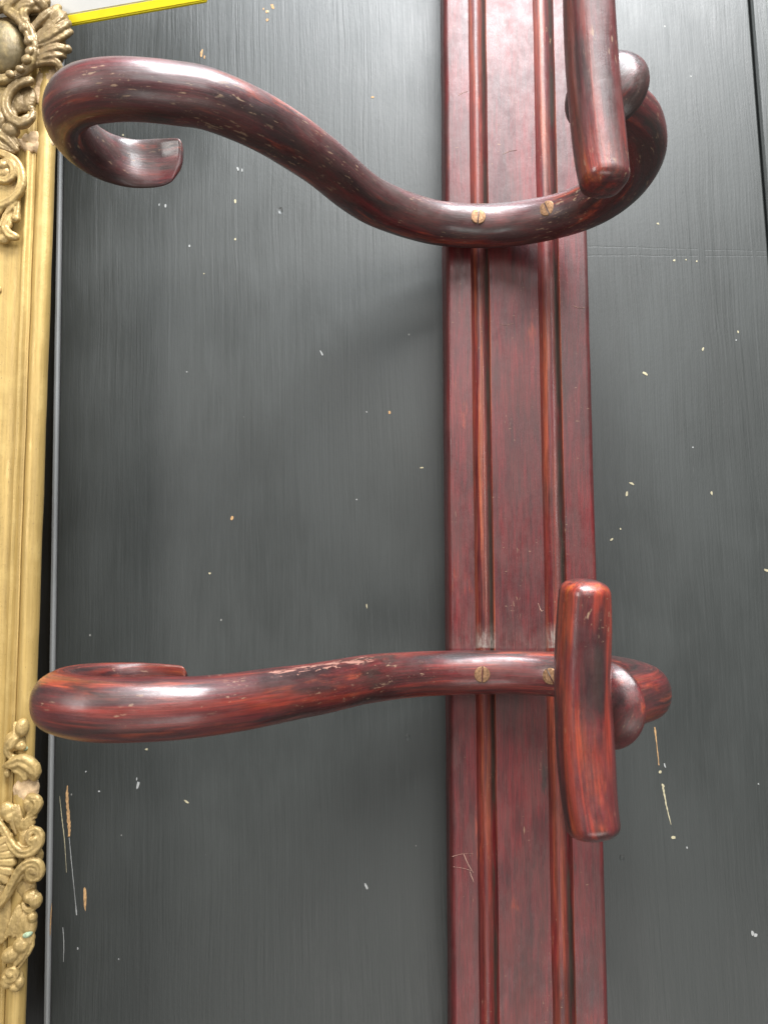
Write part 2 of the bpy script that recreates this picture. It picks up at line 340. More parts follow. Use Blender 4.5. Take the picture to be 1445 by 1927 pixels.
scratch('scratch', [(128, 1478), (127, 1500), (130, 1540), (131, 1574)], [1.5, 5, 6, 4], M_chipo)
scratch('scratch', [(131, 1576), (136, 1630), (142, 1690), (145, 1722)], [0.9, 1.1, 0.8, 2.5], M_chipw)
scratch('scratch', [(113, 1498), (118, 1545), (122, 1580), (126, 1642)], [0.5, 1.6, 1.3, 0.4], M_chipc)
scratch('scratch', [(119, 1745), (121, 1775), (120, 1810)], [1.2, 1.4, 0.6], M_chipw)
scratch('scratch', [(1231, 1368), (1235, 1400), (1239, 1440)], [3.2, 1.8, 1.5], M_chipo)
scratch('scratch', [(1246, 1476), (1253, 1515), (1262, 1552)], [3.5, 2.4, 1.0], M_chipc)
scratch('scratch', [(98, 1700), (96, 1730), (95, 1760)], [0.5, 2.0, 0.5], M_chipo)

# ------------------------------------------------------------------ swept wood
def sweep(name, path, mat, parent, seg=44, step=0.0007, updir=Vector((0, 0, 1)), cap0=0.0, cap1=0.0, power=2.0, s_off=0.0, wobble=0.00025, curl=None):
    """path rows: (x, y, z, half thickness in the bending plane, half thickness across it). Rounded caps of length cap0/cap1."""
    ps = resample(catmull(path, 14), step); n = len(ps)
    acc = [0.0]
    for a, b in zip(ps, ps[1:]): acc.append(acc[-1] + math.dist(a[:3], b[:3]))
    L = acc[-1]; bm = bmesh.new(); lay = bm.verts.layers.float_vector.new('grain'); rings = []
    extra0 = [i / 6 for i in range(6)]
    stations = list(range(n))
    for i in stations:
        p = Vector(ps[i][:3]); a = Vector(ps[max(i - 1, 0)][:3]); b = Vector(ps[min(i + 1, n - 1)][:3])
        T = (b - a).normalized(); N = T.cross(updir).normalized(); B = N.cross(T).normalized()
        rb, ra = ps[i][3], ps[i][4]; k = 1.0
        for cap, d in ((cap0, acc[i]), (cap1, L - acc[i])):
            if cap > 0 and d < cap:
                u = 1 - d / cap; k = min(k, max(0.0, 1 - u ** 2.6) ** (1 / 2.6))
        k = max(k, 0.02); ring = []
        if curl is not None and acc[i] < 0.005: ra *= 0.84 + 0.16 * max(0.0, 1 - (1 - acc[i] / 0.005) ** 2) ** 0.5
        for j in range(seg):
            th = 2 * math.pi * j / seg; c, s = math.cos(th), math.sin(th)
            cc = math.copysign(abs(c) ** (2 / power), c); ss = math.copysign(abs(s) ** (2 / power), s)
            w = 1 + wobble / max(rb, 0.004) * 2.2 * mnoise.noise(Vector((c * 1.2, s * 1.2, (acc[i] + s_off) * 28 + len(name))))
            co = p + N * (cc * rb * k * w) + B * (ss * ra * k * w)
            if curl is not None and rb < 0.0085:
                inn = (curl - p).normalized(); co += inn * ((0.0085 - max(rb, 0.0035)) * 0.55 * (ss * k) ** 2); end = max(0.0, 1 - acc[i] / 0.012)
                co -= T * (end * end * 0.0026 * ss * k)
            v = bm.verts.new(co); v[lay] = (c * max(rb, 0.006) * k, s * ra * k, acc[i] + s_off - (1 - k) * 0.004); ring.append(v)
        rings.append(ring)
    for r0, r1 in zip(rings, rings[1:]):
        for j in range(seg): bm.faces.new((r0[j], r0[(j + 1) % seg], r1[(j + 1) % seg], r1[j]))
    bm.faces.new(rings[0]); bm.faces.new(list(reversed(rings[-1])))
    return bm_obj(name, bm, mat, parent)

def lathe(name, prof, origin, axis, mat, parent, seg=56, grain_scale=1.0):
    bm = bmesh.new(); lay = bm.verts.layers.float_vector.new('grain'); q = Vector((0, 0, 1)).rotation_difference(axis); rings = []
    for t, r in prof:
        ring = []
        for j in range(seg):
            a = 2 * math.pi * j / seg
            l = Vector((r * math.cos(a), r * math.sin(a), t)); v = bm.verts.new(origin + q @ l)
            v[lay] = (t * 2, l.y, l.x); ring.append(v)
        rings.append(ring)
    for r0, r1 in zip(rings, rings[1:]):
        for j in range(seg): bm.faces.new((r0[j], r0[(j + 1) % seg], r1[(j + 1) % seg], r1[j]))
    bm.faces.new(rings[0]); bm.faces.new(list(reversed(rings[-1])))
    return bm_obj(name, bm, mat, parent)

# ------------------------------------------------------------------ coat rack
rack = empty('coat_rack', (0, 0, 0))
rack['label'] = 'red-stained bentwood coat rack with two curled hooks on a moulded backboard'; rack['category'] = 'coat rack'

def backboard():
    x0, x1, T = 0.0392, 0.1313, 0.027
    top = []      # (x, y, cove, painted shade)
    def arc(cx, cy, r, a0, a1, n, cv=0, cove_shade=0): 
        for k in range(n + 1):
            a = math.radians(a0 + (a1 - a0) * k / n); top.append((cx + r * math.cos(a), cy + r * math.sin(a), cv, cove_shade))
    top.append((x0, -0.0005, 0, 0)); top.append((x0, -T + 0.0065, 0, 0))
    for k in range(1, 9):
        a = math.radians(90 * k / 8); top.append((x0 + 0.0032 * (1 - math.cos(a)), -T + 0.0065 - 0.0065 * math.sin(a), 0, 0))
    def cove(a, b, d):
        top.append((a - 0.0003, -T, 0, 0)); top.append((a, -T + 0.0004, 0.7, 0)); top.append((a + 0.0003, -T + 0.0013, 0.3, 0.1))
        n = 16; w = b - a - 0.0006
        for k in range(1, n):
            u = k / n; yy = -T + 0.0011 + d * math.sin(math.pi * min(1, u * 1.0)) ** 0.75
            top.append((a + 0.0003 + w * u, yy, max(0.0, 1 - abs(u - 0.42) / 0.42) ** 0.5 if u < 0.84 else 0.0, max(0.0, min(1.0, (u - 0.76) / 0.12))))
        top.append((b - 0.0003, -T + 0.0011, 0, 0.6)); top.append((b, -T + 0.0004, 1.0, 0.0)); top.append((b + 0.0004, -T, 0.6, 0)); top.append((b + 0.0009, -T, 0, 0))
    cove(0.0556, 0.0668, 0.0046)
    for k in range(1, 6): top.append((0.0668 + (0.0982 - 0.0668) * k / 6, -T, 0, 0))
    cove(0.0982, 0.1112, 0.0046)
    for k in range(0, 9):
        a = math.radians(90 - 90 * k / 8); top.append((x1 - 0.0040 * (1 - math.cos(a)), -T + 0.0075 - 0.0075 * math.sin(a), 0, 0))
    top.append((x1, -0.0005, 0, 0))
    bm = bmesh.new(); lg = bm.verts.layers.float_vector.new('grain'); lc = bm.verts.layers.float_vector.new('cove'); rows = []
    nz = 150; z0, z1 = -0.33, 0.49
    for k in range(nz + 1):
        z = z0 + (z1 - z0) * k / nz; row = []
        wob = 0.0003 * mnoise.noise(Vector((0.3, 0.1, z * 9)))
        for x, y, cv, cove_shade in top:
            e = 0.00022 * mnoise.noise(Vector((x * 130, 0, z * 35)))
            v = bm.verts.new((x + wob + e, y, z)); v[lg] = (x, y, z); v[lc] = (cv, cove_shade, 0); row.append(v)
        rows.append(row)
    n = len(top)
    for a, b in zip(rows, rows[1:]):
        for i in range(n): bm.faces.new((a[i], a[(i + 1) % n], b[(i + 1) % n], b[i]))
    bm.faces.new(rows[0]); bm.faces.new(list(reversed(rows[-1])))
    o = bm_obj('backboard', bm, M_back, rack)
    o.data.set_sharp_from_angle(angle=math.radians(38))
    return o
back = backboard()
M_scr = plain('scratched_varnish', (0.34, 0.20, 0.15), 0.8, 0.3, 500)
for pts in ([(851, 1612), (868, 1607), (889, 1606)], [(872, 1606), (880, 1625), (890, 1642)], [(853, 1631), (872, 1634), (888, 1639)], [(884, 1640), (888, 1652), (891, 1660)],
            [(862, 180), (868, 176), (880, 172)], [(946, 290), (960, 284), (972, 283)], [(1012, 1135), (1018, 1150), (1022, 1148)], [(1078, 575), (1090, 580), (1100, 578)], [(940, 610), (952, 612), (966, 608)]):
    scratch('scratch', pts, [0.8, 1.5, 0.7], M_scr, back, -0.027, lambda p: p)

def screw(parent, pos, normal, rot):
    n = normal.normalized(); q = Vector((0, 0, 1)).rotation_difference(n); R = 0.0046; bm = bmesh.new(); seg = 32
    # slotted head: top surface left and right of the slot, groove walls and floor
    prof = [(R, -0.0015), (R, 0.00025), (R * 0.93, 0.00055), (R * 0.6, 0.0008)]
    hs = 0.00042
    def put(x, y, z):
        c, s = math.cos(rot), math.sin(rot); return bm.verts.new(pos + q @ Vector((x * c - y * s, x * s + y * c, z)))
    for side in (-1, 1):
        grid = []
        for r, z in prof:
            row = []; a0 = math.asin(min(1, hs / r))
            for k in range(17):
                a = a0 + (math.pi - 2 * a0) * k / 16
                row.append(put(r * math.cos(a), side * r * math.sin(a), z))
            grid.append(row)
        for a, b in zip(grid, grid[1:]):
            for k in range(16): bm.faces.new((a[k], a[k + 1], b[k + 1], b[k]))
        inner = grid[-1]; bm.faces.new(inner + [])
        wall_v = [g[0] for g in grid] + [g[-1] for g in reversed(grid)]
        lo = [put(R * 0.98, side * hs, -0.0008), put(-R * 0.98, side * hs, -0.0008)]
        bm.faces.new([lo[0]] + [g[0] for g in grid[1:]] + [g[-1] for g in reversed(grid[1:])] + [lo[1]])
    o = bm_obj('screw', bm, M_brass, parent, smooth=False)
    bm = bmesh.new(); vs = []
    for z in (-0.0012, -0.00035):
        for x, y in ((-R * .97, -hs * 1.2), (R * .97, -hs * 1.2), (R * .97, hs * 1.2), (-R * .97, hs * 1.2)):
            c, s = math.cos(rot), math.sin(rot); vs.append(bm.verts.new(pos + q @ Vector((x * c - y * s, x * s + y * c, z))))
    for f in ((0, 1, 2, 3), (4, 5, 6, 7), (0, 1, 5, 4), (1, 2, 6, 5), (2, 3, 7, 6), (3, 0, 4, 7)): bm.faces.new([vs[i] for i in f])
    bm_obj('slot', bm, M_slot, o, smooth=False)

def hook(label, zc, plan, bar_pts, col_c, axis, m_arm, m_bar, m_col, screws, bar_r, cs, ct):
    path = [(x, y, zc + dz, rb, ra) for x, y, dz, rb, ra in plan]
    arm = sweep('hook_arm', path, m_arm, rack, cap0=0.0022, cap1=0.0, s_off=zc, power=2.15, curl=Vector((-0.126, -0.140, zc)))
    arm['label'] = label
    ax = Vector(axis).normalized()
    prof = [(-0.0030, 0.0112), (-0.0022, 0.0150), (-0.0012, 0.0172), (0.0, 0.0182), (0.0012, 0.0184), (0.0024, 0.0180), (0.0042, 0.0172), (0.0066, 0.0157), (0.0086, 0.0140), (0.0102, 0.0118), (0.0114, 0.0090), (0.0122, 0.0060), (0.0128, 0.0050)]
    lathe('collar', [(t * ct, rr * cs) for t, rr in prof], Vector((col_c[0], col_c[1], zc)), ax, m_col, arm)
    sweep('crossbar', [(*p, bar_r * k, bar_r * k2) for p, k, k2 in bar_pts], m_bar, arm, updir=Vector((0.2, -1, 0)), cap0=0.0062, cap1=0.0062, power=2.6, s_off=zc * 2, step=0.00035)
    dense = resample(catmull(path, 14), 0.0008)
    for sx, rot in screws:
        i = min((k for k in range(1, len(dense) - 1) if dense[k][1] > -0.07), key=lambda k: abs(dense[k][0] - sx))
        tg = (Vector(dense[i + 1][:3]) - Vector(dense[i - 1][:3])).normalized(); nr = tg.cross(Vector((0, 0, 1)))
        if nr.y > 0: nr = -nr
        screw(arm, Vector(dense[i][:3]) + nr * (dense[i][3] - 0.0002), nr, rot)
    return arm
R = 0.01275
ZU, ZL = 0.2242, -0.0498
planU = [(-.1065, -.1128, 0, .0017, .0108), (-.119, -.1088, 0, .0026, .0125), (-.133, -.1085, 0, .0044, .0128), (-.1445, -.1155, 0, .0072, .0128), (-.1515, -.1285, 0, .0092, .0127), (-.1530, -.1435, 0, .0104, .0126),
         (-.1490, -.1575, 0, .0112, .0127), (-.1400, -.1668, 0, .0118, .0128), (-.128, -.1712, 0, .0122, .0129), (-.1136, -.1722, 0, .0126, .0130), (-.0952, -.1692, 0, .0128, .0130), (-.0794, -.1638, 0, R, R), (-.0576, -.1452, 0, R, R),
         (-.0343, -.1148, 0, R, R), (-.0070, -.0712, 0, R, R), (.0253, -.0470, 0, R, R), (.0588, -.0395, 0, R, R), (.0908, -.0452, 0, R, R), (.1170, -.0625, 0, R, R), (.1315, -.0905, 0, .0126, .0126), (.1325, -.1210, 0, .0124, .0124), (.1225, -.1470, 0, .0120, .0120), (.1035, -.1660, 0, .0112, .0112)]
planL = [(-.0980, -.1108, 0, .0017, .0112), (-.110, -.1070, 0, .0028, .0120), (-.124, -.1065, 0, .0050, .0128), (-.1365, -.1130, 0, .0072, .0130), (-.1440, -.1265, 0, .0092, .0130), (-.1460, -.1425, 0, .0104, .0130),
         (-.1425, -.1570, 0, .0112, .0131), (-.1340, -.1672, 0, .0118, .0132), (-.122, -.1722, -.0006, .0122, .0133), (-.1090, -.1730, -.001, .0126, .0133), (-.0920, -.1700, -.001, .0128, .0132), (-.0770, -.1640, -.0006, R, R), (-.0560, -.1452, 0, R, R),
         (-.0335, -.1148, 0, R, R), (-.0070, -.0712, 0, R, R), (.0253, -.0470, 0, R, R), (.0588, -.0395, 0, R, R), (.0890, -.0450, 0, R, R), (.1120, -.0600, 0, R, R), (.1245, -.0830, 0, .0126, .0126), (.1275, -.1090, 0, .0124, .0124), (.1200, -.1360, 0, .0120, .0120), (.0972, -.1642, 0, .0112, .0112)]
barU = [((.0900, -.1845, ZU + .0540), .93, .93), ((.0905, -.1825, ZU + .036), 1.0, 1.0), ((.0915, -.1812, ZU + .010), 1.03, 1.0), ((.0928, -.1812, ZU - .015), 1.03, 1.0), ((.0940, -.1825, ZU - .038), 1.0, .97), ((.0952, -.1845, ZU - .0545), .93, .93)]
barL = [((.0820, -.1845, ZL + .0530), .90, .93), ((.0816, -.1822, ZL + .037), 1.0, 1.0), ((.0809, -.1810, ZL + .012), 1.04, 1.02), ((.0811, -.1810, ZL - .012), 1.04, 1.02), ((.0820, -.1825, ZL - .034), 1.0, .98), ((.0836, -.1848, ZL - .0500), .94, .93)]
hook('dull brown-red curled hook with a heavily scuffed crossbar', ZU, planU, barU, (.1015, -.1690), (-.55, -.83, 0.10), M_armU, M_barU, M_colU,
     [(.0565, math.radians(88)), (.1030, math.radians(80))], .0106, 1.06, 0.95)
hook('glossy bright red curled hook with a chipped top edge and orange-worn crossbar', ZL, planL, barL, (.0945, -.1665), (-.74, -.67, 0), M_armL, M_barL, M_colL,
     [(.0555, math.radians(91)), (.1000, math.radians(85))], .0104, 1.0, 0.72)

# ------------------------------------------------------------------ gilt frame
FR_A, FR_B = P(101, 400, -0.060), P(49, 1905, -0.060)     # its right-hand edge
fdir = (FR_A - FR_B).normalized()
frame = empty('gilt_frame', FR_B)
frame['label'] = 'ornate gold-painted picture frame with scrollwork and chipped gesso at the left edge'; frame['category'] = 'picture frame'
ang = math.atan2(fdir.x, fdir.z); frame.rotation_euler = (0, ang, 0)
bpy.context.view_layer.update()
FI = frame.matrix_world.inverted()
def FP(px, py, y): return FI @ P(px, py, y)
# rail profile in local x (0 = right edge), local y relative to the edge depth
prof = [(-0.052, 0.058), (-0.032, 0.030), (-0.012, 0.010), (-0.0030, 0.0038)]
for k in range(0, 13):
    a = math.radians(-35 + 215 * k / 12); prof.append((-0.0052 + 0.0052 * math.cos(a), -0.0005 - 0.0050 * math.sin(a)))
prof += [(-0.0108, -0.0018), (-0.0122, -0.0014), (-0.0132, -0.0020), (-0.0138, -0.0034), (-0.0150, -0.0040), (-0.0160, -0.0036), (-0.0170, -0.0024), (-0.022, -0.0022), (-0.030, -0.0038), (-0.040, -0.0065), (-0.052, -0.0090),
         (-0.060, -0.0125), (-0.066, -0.0140), (-0.072, -0.0120), (-0.076, -0.004), (-0.076, 0.058)]
rail = profile_board('side_rail', prof, -0.06, 0.80, M_gilt, frame, 220)
for v in rail.data.vertices:
    n = mnoise.noise(Vector((v.co.x * 90, v.co.y * 90, v.co.z * 45))); v.co.y += 0.00025 * n; v.co.x += 0.00025 * mnoise.noise(Vector((v.co.x * 60 + 9, v.co.y * 60, v.co.z * 30)))
for p in rail.data.polygons: p.use_smooth = True
rail.data.set_sharp_from_angle(angle=math.radians(50))

class Carve:
    def __init__(s): s.bm = bmesh.new()
    def tube(s, pts, step=0.0008, seg=24, flat=1.0):
        """pts: (px, py, relief mm above the rail, radius mm)"""
        rows = [(*FP(x, y, -0.0635 - h * 1.25e-3), r * 1e-3) for x, y, h, r in pts]
        ps = resample(catmull(rows, 8), step); rings = []; n = len(ps)
        for i in range(n):
            p = Vector(ps[i][:3]); T = (Vector(ps[min(i + 1, n - 1)][:3]) - Vector(ps[max(i - 1, 0)][:3])).normalized()
            N = T.cross(Vector((0, -1, 0))); N = N.normalized() if N.length > 1e-4 else Vector((1, 0, 0)); B = N.cross(T).normalized(); r = ps[i][3]
            ring = []
            for j in range(seg):
                th = 2 * math.pi * j / seg; dv = N * math.cos(th) + B * (flat * math.sin(th)); f = math.acos(max(-1, min(1, -dv.y)))
                ring.append(s.bm.verts.new(p + dv * (r * (1 - 0.34 * math.exp(-(f / 0.42) ** 2)))))
            rings.append(ring)
        for a, b in zip(rings, rings[1:]):
            for j in range(seg): s.bm.faces.new((a[j], a[(j + 1) % seg], b[(j + 1) % seg], b[j]))
        s.bm.faces.new(rings[0]); s.bm.faces.new(list(reversed(rings[-1])))
        for e, r in ((ps[0], ps[0][3]), (ps[-1], ps[-1][3])): s.ball_local(Vector(e[:3]), (r * 0.96, r * flat * 0.9, r * 0.96))
    def ball_local(s, c, rad):
        m = Matrix.Translation(c) @ Matrix.Diagonal((*rad, 1)); bmesh.ops.create_icosphere(s.bm, subdivisions=2, radius=1, matrix=m)
    def ball(s, x, y, h, rx, ry, rd, rot=0):
        m = Matrix.Translation(FP(x, y, -0.0635 - h * 1.25e-3)) @ Matrix.Rotation(math.radians(rot), 4, 'Y') @ Matrix.Diagonal((rx * 1e-3, rd * 1e-3, ry * 1e-3, 1))
        bmesh.ops.create_icosphere(s.bm, subdivisions=3, radius=1, matrix=m)
    def spiral(s, cx, cy, r0, r1, a0, turns, h0, h1, w0, w1):
        n = int(12 * abs(turns)) + 3; pts = []
        for k in range(n + 1):
            u = k / n; a = math.radians(a0) + turns * 2 * math.pi * u; r = r0 + (r1 - r0) * u
            pts.append((cx + r * math.cos(a), cy + r * math.sin(a), h0 + (h1 - h0) * u, w0 + (w1 - w0) * u))
        s.tube(pts)
    def done(s, name, mat, voxel=0.00042, disp=0.00045, label=None):
        bmesh.ops.recalc_face_normals(s.bm, faces=s.bm.faces)
        me = bpy.data.meshes.new(name); s.bm.to_mesh(me); s.bm.free(); o = link(name, me, mat, frame)
        md = o.modifiers.new('fuse', 'REMESH'); md.mode = 'VOXEL'; md.voxel_size = voxel; md.use_smooth_shade = True
        sm = o.modifiers.new('soften', 'SMOOTH'); sm.factor = 0.5; sm.iterations = 1
        tx = bpy.data.textures.new(name + '_lumps', 'CLOUDS'); tx.noise_scale = 0.0026; tx.noise_depth = 4
        dp = o.modifiers.new('lumps', 'DISPLACE'); dp.texture = tx; dp.texture_coords = 'LOCAL'; dp.strength = disp * 1.6; dp.mid_level = 0.5
        if label: o['label'] = label
        return o

# top corner cartouche: leafy rim round a dome
c = Carve()
c.ball(0, 90, -2, 27, 27, 6.5)                                        # bed
c.ball(70, 70, -1, 13, 17, 5.0, 10)
c.tube([(22, 24, 5, 3.0), (42, 40, 6, 3.4), (58, 66, 6.5, 3.6), (64, 95, 6, 3.4), (56, 122, 5.5, 3.2), (36, 142, 5, 3.0), (8, 150, 5, 3.0), (-20, 148, 5, 3)])
for i, (x, y, r) in enumerate([(44, 52, 2.6), (54, 76, 2.6), (56, 96, 2.4), (50, 112, 2.6), (38, 130, 2.2), (20, 140, 2.4)]): c.ball(x, y, 8.5, r, r * 1.2, 2.0, 20 * i)
for pts in ([(66, 78, 5, 2.6), (88, 58, 7, 2.6), (112, 38, 7, 2.2), (122, 26, 5, 1.6)], [(68, 84, 5, 2.6), (92, 70, 7.5, 2.8), (118, 52, 7, 2.6), (130, 44, 5, 2.0)], [(70, 88, 5, 2.2), (96, 80, 6.5, 2.6), (122, 66, 6, 2.4), (134, 60, 4, 1.8)],
            [(70, 92, 4, 1.8), (98, 90, 5, 2.0), (120, 80, 4, 1.8)], [(62, 58, 5, 2.4), (80, 36, 7, 2.6), (100, 20, 6, 2.4), (112, 14, 4, 2)]): c.tube(pts)
c.ball(100, 50, 3, 11, 8, 5, 35); c.ball(112, 40, 4, 6, 7, 5)
for pts in ([(72, 104, 5, 2.2), (94, 94, 6.5, 2.4), (112, 90, 6, 2.4), (127, 93, 5, 2.2)], [(70, 114, 4, 2.2), (92, 106, 6, 2.2), (110, 104, 5.5, 2.0), (122, 106, 4, 1.6)], [(66, 122, 4, 2.0), (90, 116, 5, 2.2), (108, 118, 5, 2.2), (116, 130, 4, 1.6)]): c.tube(pts)
c.ball(127, 93, 5, 2.8, 2.6, 2.6); c.ball(98, 108, 2, 7.5, 6, 4, 10); c.ball(112, 128, 3, 2.2, 3.6, 2.2)
for pts in ([(16, 22, 5, 3.0), (24, 4, 6.5, 3.0), (48, -6, 7, 3.0), (72, 0, 6.5, 3.0), (84, 14, 5, 2.6)], [(30, 26, 5, 2.2), (44, 12, 7, 2.8), (60, 8, 7, 2.4)], [(50, 40, 6, 2.4), (46, 24, 7, 2.6), (58, 16, 6, 2.4), (72, 18, 5, 2)], [(-10, 20, 5, 3), (8, 10, 6, 3), (20, 6, 5, 2)]): c.tube(pts)
c.ball(60, 4, 3, 12, 7, 5)
c.done('corner_ornament', M_giltd, label='dull bronze shell and leaf ornament at the top corner')
c = Carve(); c.ball(8, 93, 0.5, 15.0, 17.5, 9.5, 0); d = c.done('dome', M_dome, disp=0.0001, voxel=0.0008, label='smooth cracked bronze dome inside the leafy rim')
# crack across the dome
c = Carve(); c.ball(92, 150, -1.0, 7.5, 9, 3.2, 20); c.ball(84, 176, -1.5, 7, 8, 2.6); c.done('bare_patch', M_gesso, disp=0.0006, label='pale patch of bare broken gesso')
# scrolls under the cartouche
c = Carve()
c.tube([(58, 152, 4, 2.6), (36, 158, 5, 2.8), (18, 176, 5, 2.8), (12, 200, 5, 2.8), (22, 222, 5.5, 3.2), (40, 232, 6, 3.4), (56, 224, 5.5, 3.0), (64, 212, 4, 1.8)])
c.ball(30, 190, 0.5, 7.5, 9, 3.5); c.ball(48, 186, 0, 7, 9, 3)
c.ball(22, 246, 4, 5.2, 4.6, 4); c.ball(4, 228, 4, 3.6, 6, 4); c.tube([(-8, 236, 4, 3), (0, 252, 4, 2.6), (16, 264, 4, 2.4), (32, 282, 3, 1.8)]); c.tube([(12, 256, 3, 2), (26, 262, 3.4, 2.0), (36, 274, 2.5, 1.4)])
c.ball(60, 205, 3.5, 2.2, 2.2, 2); c.tube([(-12, 262, 3, 3), (4, 276, 3.4, 2.4), (26, 286, 2.6, 1.8)])
c.ball(4, 205, 1, 10, 24, 3.5)
c.done('scroll_ornament', M_giltd, label='dull gold scroll below the leafy rim')
c = Carve()
for x, y, rx, ry, rt in ((55, 278, 4, 3.4, 10), (77, 276, 5.0, 4.4, -8), (36, 272, 3, 3.6, 20), (66, 262, 8, 5, 0), (88, 266, 5, 6, 0)): c.ball(x, y, -1.0, rx, ry, 2.4, rt)
c.done('bare_patch', M_gesso, disp=0.0006, label='pale gesso showing along a broken edge')
# leaf scroll on the flat of the rail
c = Carve()
c.tube([(-14, 286, 3, 2.4), (6, 290, 4, 2.4), (28, 302, 4.5, 2.6), (40, 322, 4.5, 2.6), (42, 346, 4.5, 2.8), (32, 368, 4, 2.8), (14, 382, 3.5, 2.8), (-10, 390, 3, 2.8)])
c.tube([(0, 308, 4, 1.8), (14, 304, 5, 2.0), (25, 314, 5, 2.2), (26, 330, 4.6, 2.2), (14, 340, 4, 2.2), (-4, 338, 4, 2.2)]); c.ball(6, 312, 5, 3.4, 3, 2.6); c.ball(8, 326, 4, 5, 3.4, 2.6)
c.tube([(38, 356, 3, 1.8), (28, 384, 3.4, 1.8), (12, 404, 3, 1.6), (2, 424, 2.6, 1.2)]); c.tube([(36, 372, 2.6, 1.2), (33, 396, 3, 1.8), (31, 412, 3, 2.6)])
c.tube([(24, 392, 2.6, 1.2), (14, 414, 3, 1.6), (10, 428, 3, 2.0), (20, 442, 3.4, 2.8), (30, 446, 3, 2.6)]); c.tube([(26, 398, 2, 1), (20, 414, 2.6, 1.5), (20, 425, 2.4, 1.6)])
c.ball(14, 350, 0.5, 10, 14, 2.6, 10); c.ball(8, 450, 2, 4, 3.2, 2.6); c.tube([(-6, 404, 3, 2.2), (4, 392, 3, 2), (16, 386, 3, 1.6)])
c.ball(0, 545, 0.5, 1.1, 2.2, 1.2)
c.done('leaf_ornament', M_gilto, disp=0.0004)
# lower cartouche
c = Carve()
c.ball(43, 1369, 3, 3.6, 5, 3.6); c.tube([(30, 1362, 2, 1.4), (32, 1382, 3, 2.4), (24, 1396, 3.4, 3.4), (16, 1410, 3, 2.6), (22, 1424, 2.6, 1.8), (38, 1426, 2, 1.6)])
c.ball(30, 1394, 1.4, 6, 5.4, 3.4, 30); c.ball(40, 1404, 2.6, 3.2, 2.6, 2.4)
c.tube([(8, 1442, 2, 1.2), (22, 1438, 3, 2.8), (40, 1432, 3.6, 3.8), (56, 1438, 3.6, 4.0), (66, 1450, 3, 3.6), (66, 1462, 2, 2.6)]); c.tube([(30, 1446, 3, 2.4), (44, 1452, 3.4, 2.8), (48, 1462, 3, 2.4)]); c.ball(56, 1446, 1, 5.6, 5.8, 4)
c.ball(15, 1455, 1.5, 2.0, 2.4, 2)
c.tube([(58, 1500, 2, 2.4), (70, 1504, 3, 2.6), (73, 1514, 3, 2.6), (66, 1526, 2.6, 2.4), (56, 1534, 2, 2)]); c.ball(60, 1512, 1.4, 4.6, 5, 3.4)
c.tube([(66, 1536, 2, 1.6), (54, 1540, 2.4, 1.8), (46, 1552, 2.4, 1.6), (44, 1562, 2, 1.2)]); c.tube([(62, 1548, 2, 1.8), (54, 1552, 2.4, 1.6), (48, 1562, 2, 1.4)])
for x in (22, 31, 38): c.tube([(x - 2, 1516, 1.6, 1.0), (x, 1534, 2.4, 1.5), (x + 3, 1552, 2.2, 1.3), (x + 9, 1570, 1.4, .8)])
c.ball(14, 1526, 1.5, 4.4, 5, 3); c.ball(20, 1538, 2, 3, 3, 2.6)
c.tube([(-8, 1540, 3, 2.0), (8, 1562, 3.6, 2.2), (22, 1588, 4, 2.5), (40, 1604, 4.4, 2.8), (60, 1602, 4.6, 2.8), (74, 1588, 4.4, 2.7), (76, 1572, 4, 2.5), (68, 1562, 4, 2.2), (58, 1566, 4.2, 2.0), (54, 1578, 4.4, 1.9), (60, 1586, 4.8, 1.9), (66, 1580, 5.2, 2.0)])
c.tube([(-10, 1712, 3, 2.2), (8, 1690, 3.4, 2.2), (22, 1664, 3.8, 2.2), (36, 1640, 4.2, 2.4), (54, 1624, 4.6, 2.6), (70, 1624, 4.6, 2.7), (77, 1636, 4.4, 2.6), (72, 1650, 4.2, 2.4), (60, 1652, 4.2, 2.1), (54, 1644, 4.4, 1.9), (60, 1637, 5.0, 2.0), (65, 1641, 5.2, 1.9)])
c.tube([(2, 1706, 2.6, 1.4), (18, 1684, 3, 1.5), (32, 1660, 3.2, 1.5), (44, 1644, 3.4, 1.4)])
c.ball(58, 1578, 1, 6.6, 7.2, 4); c.ball(62, 1640, 1, 6.0, 6, 4); c.ball(70, 1610, 0.8, 3.6, 5, 3)
c.ball(48, 1668, 0, 6.5, 6, 2.6, 30)
c.ball(68, 1694, 2.6, 3.6, 4.2, 3.4); c.ball(58, 1688, 2.6, 4, 3.6, 3); c.ball(64, 1680, 2, 2.2, 2.2, 2.2); c.tube([(44, 1700, 2, 1.2), (50, 1710, 2.6, 1.6), (60, 1712, 2.6, 1.8), (66, 1704, 2.4, 1.6)]); c.ball(62, 1725, 2.2, 2.7, 3.0, 2.6); c.ball(52, 1738, 1, 5.4, 8, 3.2)
for k in range(5): c.tube([(36 - k * 1.5, 1704 + k * 2, 1.8, .9), (34 - k * 3, 1726 + k * 3, 2.6, 1.5), (28 - k * 4, 1752 + k * 3, 2.2, 1.1)]) if k % 2 == 0 else c.tube([(40 - k, 1706, 1.8, .9), (42 - k * 3, 1734, 2.4, 1.5), (38 - k * 4, 1762, 2, 1)])
c.ball(50, 1764, 1, 5, 5.4, 3.2); c.ball(41, 1778, 2, 4.6, 4.2, 3.4, -20); c.ball(22, 1796, 2, 5.6, 4.2, 3.4, -35); c.tube([(62, 1758, 1, 1.4), (60, 1780, 1.4, 1.4), (48, 1802, 1.4, 1.2), (36, 1820, 1, .8)]); c.tube([(54, 1778, 2, 1.6), (44, 1798, 2, 1.6), (30, 1814, 2, 1.2)])
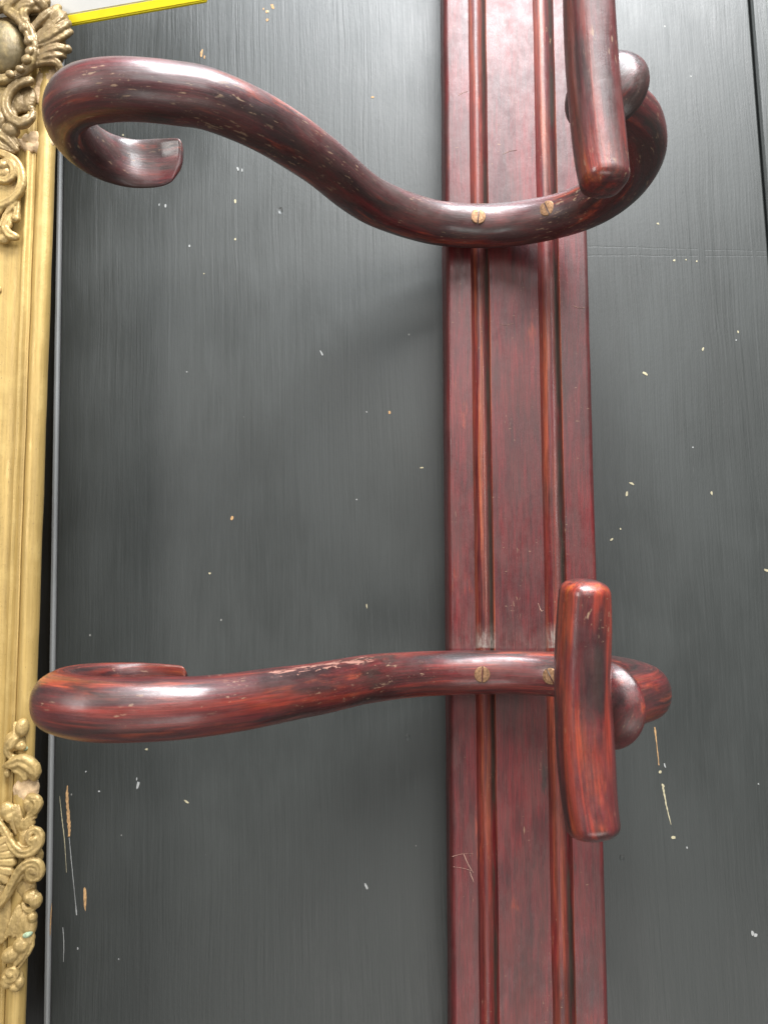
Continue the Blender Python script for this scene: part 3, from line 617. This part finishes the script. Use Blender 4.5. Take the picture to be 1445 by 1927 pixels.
c.spiral(22, 1832, 14, 3, 150, -1.2, 2, 3.2, 1.7, 1.4); c.ball(24, 1830, 1.6, 2.6, 2.6, 2.6); c.ball(38, 1848, 1.4, 2.6, 3.4, 2.4); c.ball(30, 1858, 1.4, 3, 2.4, 2.2); c.ball(12, 1848, 1.2, 3, 3.6, 2.4); c.ball(24, 1838, 0.4, 6, 6, 2.4)
c.ball(0, 1720, 0, 8, 16, 2)
c.done('scroll_ornament', M_gilto, disp=0.00045, label='gold double scroll cartouche with leaves near the bottom')
c = Carve()
for (x1, y1) in ((18, 1574), (24, 1590), (27, 1606), (26, 1622), (22, 1640), (14, 1656)): c.tube([(-26, 1622 + (y1 - 1616) * 0.25, 4.4, 1.4), (-4, 1618 + (y1 - 1616) * 0.7, 5, 2.0), (x1, y1, 3.4, 2.4)])
c.ball(-6, 1616, 1.5, 9.5, 13, 3.4); c.done('shell_ornament', M_gilto, disp=0.0002)
c = Carve(); c.ball(48, 1486, -0.6, 6.6, 8.2, 3.0); c.ball(62, 1484, -0.6, 3.6, 6.6, 3.2); c.ball(38, 1480, 0.2, 2.2, 5, 2.4); c.done('bare_patch', M_gesso, disp=0.0006, label='pale patch of bare gesso where ornament broke off')
c = Carve(); c.ball(53, 1758, 2.4, 2.9, 1.7, 2.4, -20); c.done('verdigris_spot', M_verd, disp=0.0003)
c = Carve(); c.ball(47, 1408, 1.2, 1.8, 1.4, 2.0, 10); c.done('verdigris_spot', M_verd, disp=0.0003)

# ------------------------------------------------------------------ white board with a yellow edge, tucked behind the frame corner
ya = -0.062; pa, pb = P(120, 46.5, ya), P(390, -1, ya)
d = (pb - pa); d.y = 0; L = d.length; d.normalize(); n = Vector((-d.z, 0, d.x))
def slab(name, lo, hi, y0, y1, e0, e1, mat, parent):
    bm = bmesh.new(); vs = []
    for y in (y0, y1):
        for u, w in ((e0, lo), (e1, lo), (e1, hi), (e0, hi)):
            q = pa + d * u + n * w; vs.append(bm.verts.new((q.x, y - 0.5 * w, q.z)))      # leans forward at the top
    for f in ((0, 1, 2, 3), (4, 5, 6, 7), (0, 1, 5, 4), (1, 2, 6, 5), (2, 3, 7, 6), (3, 0, 4, 7)): bm.faces.new([vs[i] for i in f])
    bmesh.ops.bevel(bm, geom=bm.edges, offset=0.0006, segments=2, affect='EDGES')
    return bm_obj(name, bm, mat, parent, smooth=False)
board = empty('white_panel', (pa + pb) / 2); board['label'] = 'white panel with a bright yellow edge tucked behind the gilt frame corner'; board['category'] = 'panel'
bpy.context.view_layer.update()
for o in (slab('face', 0.0041, 0.13, ya, ya + 0.0022, -0.10, L + 0.004, M_white, None), slab('edge_strip', -0.0006, 0.0040, ya - 0.0004, ya + 0.0020, -0.10, L, M_yellow, None)):
    o.data.transform(Matrix.Translation(-board.location)); o.parent = board
